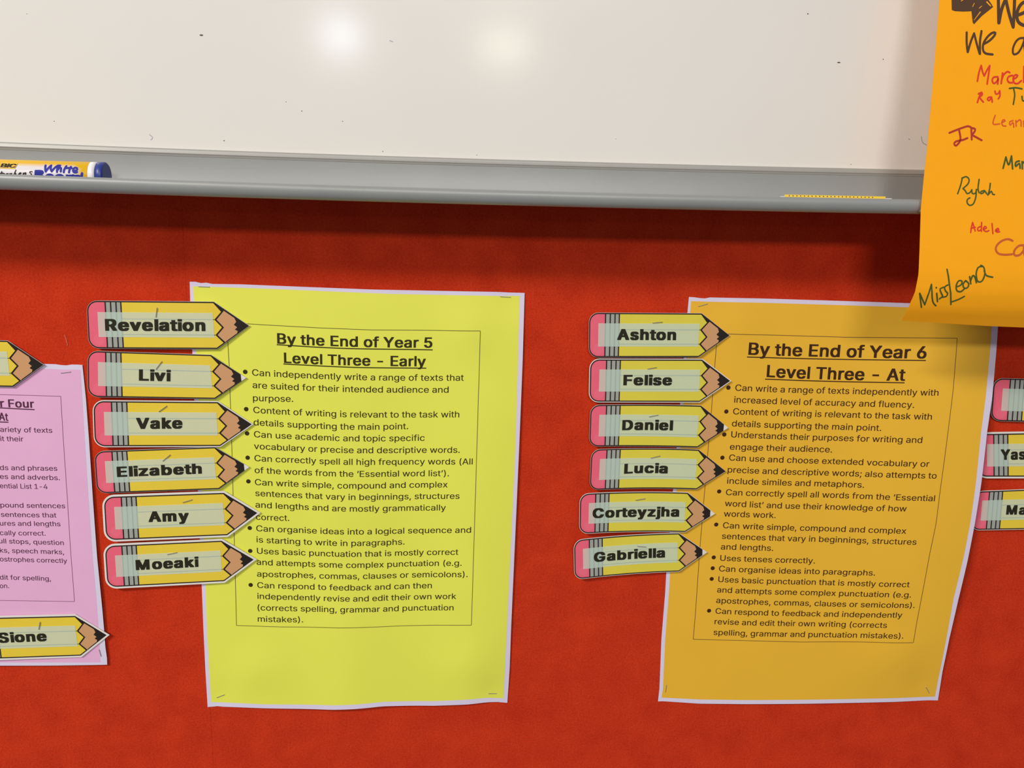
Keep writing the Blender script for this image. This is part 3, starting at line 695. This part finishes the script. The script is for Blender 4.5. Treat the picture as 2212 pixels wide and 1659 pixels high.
def letter(ch, weight, res):
    """one letter, its strokes widened by `weight`, as a clean flat mesh; plus its advance"""
    key = (ch, weight, res)
    if key in _cache: return _cache[key]
    hh = text_outline('H', 1); h0 = min(p[0] for c in hh for p in c)
    both = text_outline(ch + 'H', 1); xs = sorted(max(p[0] for p in c) for c in both)
    hw = max(p[0] for c in hh for p in c) - h0
    adv = xs[-1] - hw - h0
    cons = text_outline(ch, res) if ch.strip() else []
    if ch == 'l':                                    # a plain straight bar, as tall as the h
        stem = min(text_outline('i', res), key=lambda c: min(p[1] for p in c)); top = max(p[1] for c in text_outline('h', 1) for p in c)
        a, b = min(p[0] for p in stem), max(p[0] for p in stem)
        cons = [[(a, 0), (b, 0), (b, top), (a, top)]]
        adv = letter('i', 0.0, res)[2]
    if not cons:
        _cache[key] = ([], [], adv); return _cache[key]
    if weight:
        wx, wy = weight * 1.15, weight * 0.55
        sh = [(wx * i, wy * j) for i in (-1, 0, 1) for j in (-1, 0, 1) if (i, j) != (0, 0)]
        cons = [[(x + dx, y + dy) for x, y in c] for dx, dy in sh for c in cons]
    vs, es = [], []
    for c in cons:
        k = len(vs); vs += [Vector(p) for p in c]; es += [(k + i, k + (i + 1) % len(c)) for i in range(len(c))]
    ov, oe, of = mathutils.geometry.delaunay_2d_cdt(vs, es, [], 0, 1e-6)[:3]
    cen = np.array([[sum(ov[q].x for q in f) / 3, sum(ov[q].y for q in f) / 3] for f in of])
    A = np.array([[vs[i].x, vs[i].y, vs[j].x, vs[j].y] for i, j in es])
    w = np.zeros(len(cen))
    px, py = cen[:, :1], cen[:, 1:]
    x1, y1, x2, y2 = A[:, 0], A[:, 1], A[:, 2], A[:, 3]
    side = (x2 - x1) * (py - y1) - (px - x1) * (y2 - y1)
    w = ((y1 <= py) & (y2 > py) & (side > 0)).sum(1) - ((y1 > py) & (y2 <= py) & (side < 0)).sum(1)
    fs = [tuple(f) for f, k in zip(of, w) if k != 0]
    used = sorted({q for f in fs for q in f}); ix = {q: j for j, q in enumerate(used)}
    _cache[key] = ([(ov[q].x, ov[q].y) for q in used], [tuple(ix[q] for q in f) for f in fs], adv)
    return _cache[key]


def glyphs(text, weight=0.0, res=3, space=1.0):
    vs, fs, x = [], [], 0.0
    for ch in text:
        v, f, adv = letter(ch, weight, res); n = len(vs)
        vs += [(x + p[0], p[1], 0) for p in v]; fs += [tuple(i + n for i in t) for t in f]
        x += adv * space
    return vs, fs


CAP = max(v[1] for v in glyphs('H')[0])


def set_line(text, p0, p1, p2, cap, lift, off, geo, weight=0.0, vis=None, up=None, shear=0.0, res=3, space=1.0):
    """text laid from p0 over p1 to p2 (mm on the sheet), capitals `cap` mm tall"""
    vs, fs = glyphs(text, weight, res, space)
    x0 = min(v[0] for v in vs); x1 = max(v[0] for v in vs)
    wv = x1 - x0
    if vis and vis != text:
        a = glyphs(vis, weight, res, space)[0]; wv = max(v[0] for v in a) - min(v[0] for v in a)
    q0 = x1 - wv                                     # x of the start of the measured stretch
    s = cap / (CAP + 2 * weight * 0.55)
    L = math.dist(p0, p2)
    if up is None:
        up = (0.012, 1.0)
    out = []
    for x, y, k in vs:
        y += weight * 0.55
        t = (x - q0) / wv
        if t < 0:
            bx = p0[0] + (p2[0] - p0[0]) * t; bz = p0[1] + (p2[1] - p0[1]) * t
        else:
            l0 = 2 * (t - 0.5) * (t - 1); l1 = -4 * t * (t - 1); l2 = 2 * t * (t - 0.5)
            mx = p0[0] + (p2[0] - p0[0]) * 0.5
            tm = (p1[0] - p0[0]) / (p2[0] - p0[0])
            # bring the measured middle point to t = 0.5
            dz = (p1[1] - (p0[1] + (p2[1] - p0[1]) * tm)) / (4 * tm * (1 - tm))
            bx = p0[0] + (p2[0] - p0[0]) * t; bz = p0[1] + (p2[1] - p0[1]) * t + dz * 4 * t * (1 - t)
        X = bx + up[0] * y * s + shear * y * s; Z = bz + up[1] * y * s
        out.append(V(X, Z, lift(X, Z) + off + 0.012 * k))
    geo.add(out, fs)


def staple(a, b, lift, parent, legs=(0, -1.2), rise=0.55):
    g = Geo(); d = math.dist(a, b) or 1; ux, uz = (b[0] - a[0]) / d, (b[1] - a[1]) / d
    w = 0.2; n = (-uz * w, ux * w)
    prof = [(a, lift(*a) - 0.25), ((a[0] + ux * 0.5, a[1] + uz * 0.5), lift(*a) + rise),
            ((b[0] - ux * 0.5, b[1] - uz * 0.5), lift(*b) + rise), (b, lift(*b) - 0.25)]
    vs = []
    for p, h in prof:
        for sx, sh in ((1, 0), (1, -0.45), (-1, -0.45), (-1, 0)):
            vs.append(V(p[0] + sx * n[0], p[1] + sx * n[1], h + sh))
    fs = []
    for i in range(3):
        for k in range(4):
            fs.append((4 * i + k, 4 * i + (k + 1) % 4, 4 * i + 4 + (k + 1) % 4, 4 * i + 4 + k))
    fs += [(0, 1, 2, 3), (15, 14, 13, 12)]
    g.add(vs, fs)
    return g.build('staple', M['staple'], parent)


# ------------------------------------------------------------------ the setting
wall = Geo(); wall.box((-1500, -900, -112), (1500, 1300, -12))
wall = wall.build('wall_back', M['plaster']); tag(wall, kind='structure')
for x0, x1 in ((-1320, SEAM_X), (SEAM_X, 1320)):
    g = Geo(); g.box((x0, -560, -12), (x1, 760, 0)); bevel(g.build('felt_panel', M['felt'], wall), 0.0002, 2)
t = Geo(); t.box((-1320, -575, -12), (1320, -560.2, 4)); t = t.build('trim_1', M['alu']); tag(bevel(t, 0.001), kind='structure')

# ------------------------------------------------------------------ whiteboard with its tray
board = empty('whiteboard', V(0, 226, 0))
tag(board, 'white enamel whiteboard with grey metal edge and pen tray above the red felt', 'whiteboard')
g = Geo(); g.box((-900, 228, 0.2), (905, 1150, 12)); bevel(g.build('writing_surface', M['enamel'], board), 0.0006)


def sag(x):                                   # the tray hangs a millimetre lower in its middle
    return -1.5 * max(-1.5, 1 - ((x - 95) / 285.0) ** 2) if abs(x - 95) < 450 else 2.25


def extrude(prof, x0, x1, n=60, close=True):
    g = Geo(); k = len(prof); vs = []; fs = []
    for i in range(n + 1):
        x = x0 + (x1 - x0) * i / n; s = sag(x)
        vs += [V(x, z + s, h) for h, z in prof]
    for i in range(n):
        for j in range(k if close else k - 1):
            a = i * k + j; b = i * k + (j + 1) % k
            fs.append((a, b, b + k, a + k))
    fs.append(tuple(range(k))); fs.append(tuple(n * k + j for j in range(k - 1, -1, -1)))
    g.add(vs, fs)
    return g


g = extrude([(0.3, 226.6), (0.3, 230.5), (12.0, 231.0), (15.0, 231.0), (16.0, 230.4), (16.3, 229.2), (16.6, 228.4), (16.2, 227.6), (16.0, 226.6)], -900, 905)
bevel(g.build('edge_strip', M['strip'], board), 0.0002, 2)
g = extrude([(0.3, 204.8), (0.3, 226.6), (15.95, 226.6), (15.95, 206.8), (16.6, 205.8), (58.6, 205.8), (59.4, 206.4),
             (59.7, 211.6), (60.0, 212.4), (60.6, 212.8), (61.3, 212.9), (62.0, 212.6), (62.6, 212.0), (62.95, 211.2), (63.1, 210.2), (63.0, 209.0), (62.6, 207.8), (62.0, 206.7), (61.1, 205.7), (60.0, 205.0), (58.6, 204.6), (55.0, 204.5)], -900, 329.5)
tray = g.build('pen_tray', M['alu'], board, True); tray.data.set_sharp_from_angle(angle=math.radians(40))
g = extrude([(0.3, 204.8), (0.3, 226.6), (15.95, 226.6), (15.95, 206.8), (16.6, 205.8), (58.6, 205.8), (59.4, 205.0), (55.0, 204.5)], 329.5, 905, 30)
g.build('back_rail', M['alu'], board)
for (c, r, ax) in SPECKS:
    g = Geo(); disc(c, r * 0.7, lift_board, 0.03, g, 8, ax); g.build('dirt_speck', M['speck'], board)
for s in SMUDGES:
    g = Geo(); ribbon(smooth_curve(s, 1.0), 0.5, lift_board, 0.04, g); g.build('pen_smudge', M['smudge'], board)
g = Geo(); ribbon([(SCRATCH[0], 222), (SCRATCH[0] + 0.2, 215), (SCRATCH[0], 208.5)], 0.35, lambda x, z: 15.75, 0.05, g, False)
g.build('scratch', M['speck'], board)


# ------------------------------------------------------------------ posters
def poster(name, label, edge, prnt, lift, m, lines, heads, rules, dots, box, staples, ink, rule, cap, hcap, lw=0.42, dotr=1.5, up=None):
    c = edge[0][0]
    root = empty(name, V(c[0], c[1], 0)); tag(root, label, 'poster', 'printed writing-level posters stapled on the felt')
    sheet('sheet', edge, lift, M['paper'], root, 0.0, 0.16)
    sheet('colour_print', prnt, lift, m, root, 0.05)
    for ln in lines:
        g = Geo(); set_line(ln[0], ln[1], ln[2], ln[3], cap, lift, 0.09, g, 0.006, ln[4] if len(ln) > 4 else None, up)
        g.build('text_line', ink, root)
    for ln in heads:
        g = Geo(); set_line(ln[0], ln[1], ln[2], ln[3], hcap, lift, 0.09, g, 0.021, ln[4] if len(ln) > 4 else None, up, space=1.05)
        g.build('heading', ink, root)
    for r in rules:
        g = Geo(); q = smooth_curve(r, 3.0); ribbon(q, 0.72, lift, 0.10, g, False); g.build('underline', ink, root)
    for d in dots:
        g = Geo(); disc(d, dotr, lift, 0.09, g, 18); g.build('bullet_point', ink, root)
    for b in box:
        L = sum(math.dist(p, q) for p, q in zip(b, b[1:]))
        g = Geo(); ribbon(resample(b, max(3, int(L / 3))), lw, lift, 0.09, g, False); g.build('border_line', rule, root)
    for a, b in staples: staple(a, b, lift, root, rise=0.4)
    return root


poster('yellow_poster', 'lemon yellow printed poster headed Year 5, left of centre', YELLOW_EDGE, YELLOW_PRINT, lift_yellow,
       M['yellow'], YELLOW_LINES, YELLOW_HEADS, YELLOW_RULES, YELLOW_DOTS, YELLOW_BOX, YELLOW_STAPLES, M['ink_y'], M['line_y'], 4.25, 6.9)
poster('gold_poster', 'golden printed poster headed Year 6, right edge curling out', GOLD_EDGE, GOLD_PRINT, lift_gold,
       M['gold'], GOLD_LINES, GOLD_HEADS, GOLD_RULES, GOLD_DOTS, GOLD_BOX, GOLD_STAPLES, M['ink_g'], M['line_g'], 4.35, 8.4, up=(-0.02, 1.0))
poster('pink_poster', 'pink printed poster headed Year Four, cut off at the left', PINK_EDGE, PINK_PRINT, lift_pink,
       M['pink'], PINK_LINES, PINK_HEADS, PINK_RULES, [], PINK_BOX, PINK_STAPLES, M['ink_p'], M['line_p'], 3.35, 5.3, lw=0.35)


# ------------------------------------------------------------------ the hand-signed orange sheet
c = HUNG_EDGE[0][0]
hung = empty('signed_sheet', V(c[0], c[1], 17))
tag(hung, 'large orange card sheet of handwritten names hanging over the pen tray', 'poster')
sheet('sheet', HUNG_EDGE, lift_hung, M['orange'], hung, 0.0, 0.25, 50, 150)
for col, w, strokes in WORDS:
    g = Geo()
    for k, s in enumerate(strokes): ribbon(smooth_curve(s, 0.8), w, lift_hung, 0.10 + 0.006 * k, g)
    g.build('handwritten_word', M[col], hung)
g = Geo(); g.add([V(x, z, lift_hung(x, z) + 0.12) for x, z in ARROW], [tuple(range(len(ARROW)))])
a = g.build('drawn_arrow', M['black'], hung)
for q in ARROW_GAPS:
    g = Geo(); g.add([V(x, z, lift_hung(x, z) + 0.16) for x, z in q], [(0, 1, 2, 3)]); g.build('unfilled_gap', M['orange'], a)
for x in (350, 610):
    g = Geo(); g.box((x, 588, 12.1), (x + 24, 612, 18.5)); bevel(g.build('tape_tab', M['tape'], hung), 0.001)


# ------------------------------------------------------------------ pencil-shaped name cards
def arc(cx, cy, r, a0, a1, n=7):
    return [(cx + r * math.cos(math.radians(a0 + (a1 - a0) * k / n)), cy + r * math.sin(math.radians(a0 + (a1 - a0) * k / n))) for k in range(n + 1)]


HB = 37.3; TIP = 126.8


def silhouette(m, blunt=None):
    r = 8.2
    left = arc(r, HB - r, r + m, 90, 180) + arc(r, r, r + m, 180, 270)
    top = [(100 + 0.3 * m, -m)]; bot = [(100 + 0.3 * m, HB + m)]
    if blunt:
        k = (blunt - 100) / (TIP - 100) * HB / 2
        tip = [(blunt, k - 0.1), (blunt, HB - k + 0.1)]
    else:
        tip = [(TIP + 1.7 * m, HB / 2)]
    return left + top + tip + bot


def densify(poly, step=6.0):
    out = []
    for a, b in zip(poly, poly[1:] + poly[:1]):
        n = max(1, int(math.dist(a, b) / step))
        out += [(a[0] + (b[0] - a[0]) * k / n, a[1] + (b[1] - a[1]) * k / n) for k in range(n)]
    return out


def name_card(spec, label, group, barrel):
    (TL, TR, BL, BR), text, tp, st, margin, wt, bow, hl, hr = spec
    ux, uz = TL[0] - BL[0], TL[1] - BL[1]; ul = math.hypot(ux, uz)

    def pos(a, b):
        s, t = a / 100.0, b / HB
        x = (1 - s) * (1 - t) * TL[0] + s * (1 - t) * TR[0] + (1 - s) * t * BL[0] + s * t * BR[0]
        z = (1 - s) * (1 - t) * TL[1] + s * (1 - t) * TR[1] + (1 - s) * t * BL[1] + s * t * BR[1]
        k = bow * 4 * s * (1 - s)
        return x + ux / ul * k, z + uz / ul * k

    cx = (TL[0] + BL[0]) / 2; cz = (TL[1] + BL[1]) / 2; L = math.dist(TL, TR) * 1.268

    def lift(x, z):
        return hl + (hr - hl) * (x - cx) / L

    root = empty('name_card', V(cx, cz, hl)); tag(root, label, 'name card', group)

    def patch(name, poly, m, off, parent=root, thick=0):
        q = [pos(a, b) for a, b in densify(poly)]
        top = [V(x, z, lift(x, z) + off) for x, z in q]; n = len(top)
        if not thick: return mesh_obj(name, top, [tuple(range(n))], m, parent)
        vs = top + [v + Vector((0, thick * 0.001, 0)) for v in top]
        fs = [tuple(range(n)), tuple(range(2 * n - 1, n - 1, -1))] + [(i, (i + 1) % n + n if False else (i + 1) % n, (i + 1) % n + n, i + n) for i in range(n)]
        return mesh_obj(name, vs, fs, m, parent)

    patch('backing', silhouette(margin), M['card_white'], 0.0, thick=0.45)
    patch('black_outline', silhouette(0.0, 122.8 if wt else None), M['ink'], 0.05)
    i = 1.05; r = 7.15
    e = patch('eraser', arc(r + i, HB - r - i, r, 90, 180) + arc(r + i, r + i, r, 180, 270) + [(13.9, i), (13.9, HB - i)], M['eraser'], 0.10)
    patch('eraser_highlight', [(8.4 + 4.4 * math.cos(k * 0.3927), 30.3 + 4.6 * math.sin(k * 0.3927)) for k in range(16)], M['eraser_light'], 0.13, e)
    for x0, x1 in ((15.0, 18.1), (19.2, 22.3), (23.4, 26.1)):
        patch('ferrule_band', [(x0, i), (x1, i), (x1, HB - i), (x0, HB - i)], M['ferrule'], 0.10)
    b = patch('pencil_barrel', [(27.2, i), (99.6, i), (105.3, 7.8), (99.5, 14), (105.1, 20.1), (99.5, 26.2), (105.5, 32.3), (99.8, HB - i), (27.2, HB - i)], barrel, 0.10)
    for y in (14.0, 26.2):
        patch('barrel_line', [(27.2, y - 0.25), (99.5, y - 0.3), (99.5, y + 0.3), (27.2, y + 0.25)], M['ink'], 0.13, b)
    patch('sharpened_wood', [(107.6, 7.0), (106.5, 8.2), (101.3, 14), (106.8, 20.1), (101.3, 26.2), (107.0, 31.8), (108.2, 30.6), (116.8, 24.6), (117.4, 22.9), (115.2, 21.7),
                             (117.2, 19.9), (114.7, 17.9), (116.8, 15.6), (115.6, 12.6)], M['wood'], 0.10)
    patch('lead_point', [(116.0, 12.4), (117.2, 15.6), (115.1, 17.9), (117.6, 19.9), (115.6, 21.7), (117.8, 22.9), (117.2, 24.8), (122.2, 21.6), (122.2, 15.8)], M['lead'], 0.10)
    film = patch('name_strip', [(8.2, 8.7), (98.7, 8.7), (98.7, 28.2), (8.2, 28.2)], M['tape'], 0.30)
    if text:
        g = Geo(); sc = ul / HB
        vis = text
        set_line(text, tp[0], ((tp[0][0] + tp[1][0]) / 2, (tp[0][1] + tp[1][1]) / 2 + bow * 0.5), tp[1], 9.3 * sc, lift, 0.36, g, 0.040, None, (ux / ul, uz / ul), res=4, space=1.16)
        g.build('printed_name', M['name_ink'], film)
    if st: staple(st[0], st[1], lift, root, rise=0.8)
    return root


G = 'pencil-shaped name cards stapled to the wall'
Y5 = 'in the column on the yellow poster'
Y6 = 'in the column on the golden poster'
LABELS = [
    'yellow pencil name card, topmost ' + Y5,
    'yellow pencil name card, second from the top ' + Y5,
    'yellow pencil name card, third from the top ' + Y5,
    'yellow pencil name card, fourth from the top ' + Y5,
    'white-edged pencil name card, second from the bottom ' + Y5,
    'white-edged pencil name card, bottommost ' + Y5,
    'yellow pencil name card, topmost ' + Y6,
    'yellow pencil name card, second from the top ' + Y6,
    'yellow pencil name card, third from the top ' + Y6,
    'yellow pencil name card, fourth from the top ' + Y6,
    'yellow pencil name card, second from the bottom ' + Y6,
    'yellow pencil name card, bottommost ' + Y6,
    'pencil name card at the left picture edge, its point above the pink poster',
    'white-edged pencil name card across the bottom of the pink poster',
    'topmost of three pencil name cards at the right picture edge, name cut off',
    'white-edged middle one of three pencil name cards at the right picture edge',
    'lowest of three pencil name cards at the right picture edge',
]
for k, (spec, lab) in enumerate(zip(CARDS, LABELS)):
    name_card(spec, lab, G, M['barrel2'] if 6 <= k <= 11 else M['barrel'])

# ------------------------------------------------------------------ dry-wipe marker lying in the tray
XE, XW, XC = MARK_X                        # end of the printed label, of the white collar, of the cap side
mk = empty('whiteboard_marker', V(XE, MARK_Z, MARK_H)); mk.rotation_euler = (0, 0.006, 0)
tag(mk, 'white and yellow dry-wipe marker with blue end cap lying in the tray', 'marker pen')


def lathe(name, prof, m, smooth=True, n=40):
    vs = []; fs = []
    for x, r in prof:
        vs += [Vector((x * 0.001, -r * 0.001 * math.cos(2 * math.pi * k / n), r * 0.001 * math.sin(2 * math.pi * k / n))) for k in range(n)]
    for i in range(len(prof) - 1):
        for k in range(n):
            a = i * n + k; b = i * n + (k + 1) % n; fs.append((a, b, b + n, a + n))
    fs.append(tuple(range(n - 1, -1, -1))); fs.append(tuple((len(prof) - 1) * n + k for k in range(n)))
    me = bpy.data.meshes.new(name); me.from_pydata([tuple(v) for v in vs], [], fs); me.materials.append(m)
    for p in me.polygons: p.use_smooth = len(p.vertices) == 4
    o = bpy.data.objects.new(name, me); COL.objects.link(o); o.parent = mk
    return o


lathe('barrel', [(-92, 7.5), (-91.5, MARK_R - 0.1), (-0.1, MARK_R - 0.1), (0, 7.5)], M['label'])
lathe('collar', [(0, 7.2), (0.2, 7.65), (XW - XE - 0.1, 7.65), (XW - XE, 7.3)], M['white_plastic'])
lathe('end_plug', [(XW - XE, 7.0), (XW - XE + 0.3, 7.7), (XC - XE + 0.6, 7.7), (XC - XE + 1.1, 7.2), (XC - XE + 1.3, 6.6)], M['cap'])
lathe('pen_cap', [(-130, 5.0), (-128, 6.6), (-108, 7.4), (-95, 7.9), (-92.2, 7.9), (-92, 7.6)], M['blue'])
mk_parent = mk


def on_marker(name, strokes, w, m, off=0.05):
    g = Geo()
    for k, s in enumerate(strokes): ribbon(smooth_curve(s, 0.5), w, lift_marker, off + 0.004 * k, g)
    o = g.build(name, m, mk); return o


mk.rotation_euler = (0, 0, 0)
on_marker('blue_lettering', MARK_WHITE, 1.15, M['blue'])
on_marker('blue_lettering', MARK_BOARD, 1.35, M['blue'])
on_marker('script_lettering', MARK_SCRIPT, 0.55, M['name_ink'])
g = Geo(); q = densify(MARK_BADGE, 1.0)
g.add([V(x, z, lift_marker(x, z) + 0.05) for x, z in q], [tuple(range(len(q)))]); badge = g.build('maker_badge', M['badge'], mk)
g = Geo(); ((ax0, az0), (ax1, az1)) = MARK_LOGO
set_line('BiC', (ax0, az0), ((ax0 + ax1) / 2, (az0 + az1) / 2), (ax1, az1), 2.1, lift_marker, 0.12, g, 0.03, None, (0, 1), 0.28)
g.build('badge_lettering', M['name_ink'], badge)

# ------------------------------------------------------------------ small yellow scale strip behind the tray lip
x0, x1, x2, x3 = RULER
strip = empty('scale_strip', V(x0, 206.5, 50)); tag(strip, 'thin yellow scale strip with black marks standing behind the tray lip', 'ruler')


def slab(name, xa, xb, zt, m, h0=52.0, h1=57.5, dz=0.0):
    g = Geo(); vs = []
    for x in (xa, xb):
        s = sag(x)
        vs += [V(x, 206.4 + s, 57.4), V(x, 206.4 + s, 58.4), V(x, zt + s, 57.2), V(x, zt + s, 56.2)]
    g.add(vs, [(0, 1, 2, 3), (7, 6, 5, 4), (1, 5, 6, 2), (2, 6, 7, 3), (0, 3, 7, 4), (0, 4, 5, 1)])
    return g.build(name, m, strip)


slab('body', x0, x1, 214.2, M['ruler'])
slab('end_piece', x2, x0 - 0.1, 213.2, M['white_plastic'])
slab('end_piece', x1 + 0.1, x3, 213.2, M['white_plastic'])
for k in range(23):
    x = x0 + 2.2 + (x1 - x0 - 8) * k / 23; s = sag(x)
    g = Geo(); g.add([V(x, 213.9 + s, 57.32), V(x + 0.5, 213.9 + s, 57.32), V(x + 0.62, 213.3 + s, 57.42), V(x + 0.12, 213.3 + s, 57.42)], [(0, 3, 2, 1)])
    g.build('printed_mark', M['ink'], strip)

# ------------------------------------------------------------------ loose thread on the felt
g = Geo(); q = smooth_curve(THREAD, 1.0)
vs = []
for i, (x, z) in enumerate(q):
    for k in range(5): vs.append(V(x + 0.16 * math.cos(k * 1.2566), z, 0.3 + 0.16 * math.sin(k * 1.2566)))
g.add(vs, [(i * 5 + k, i * 5 + (k + 1) % 5, i * 5 + 5 + (k + 1) % 5, i * 5 + 5 + k) for i in range(len(q) - 1) for k in range(5)])
tag(g.build('thread', M['thread']), 'short pale loose thread on the red felt above the pink poster', 'thread')
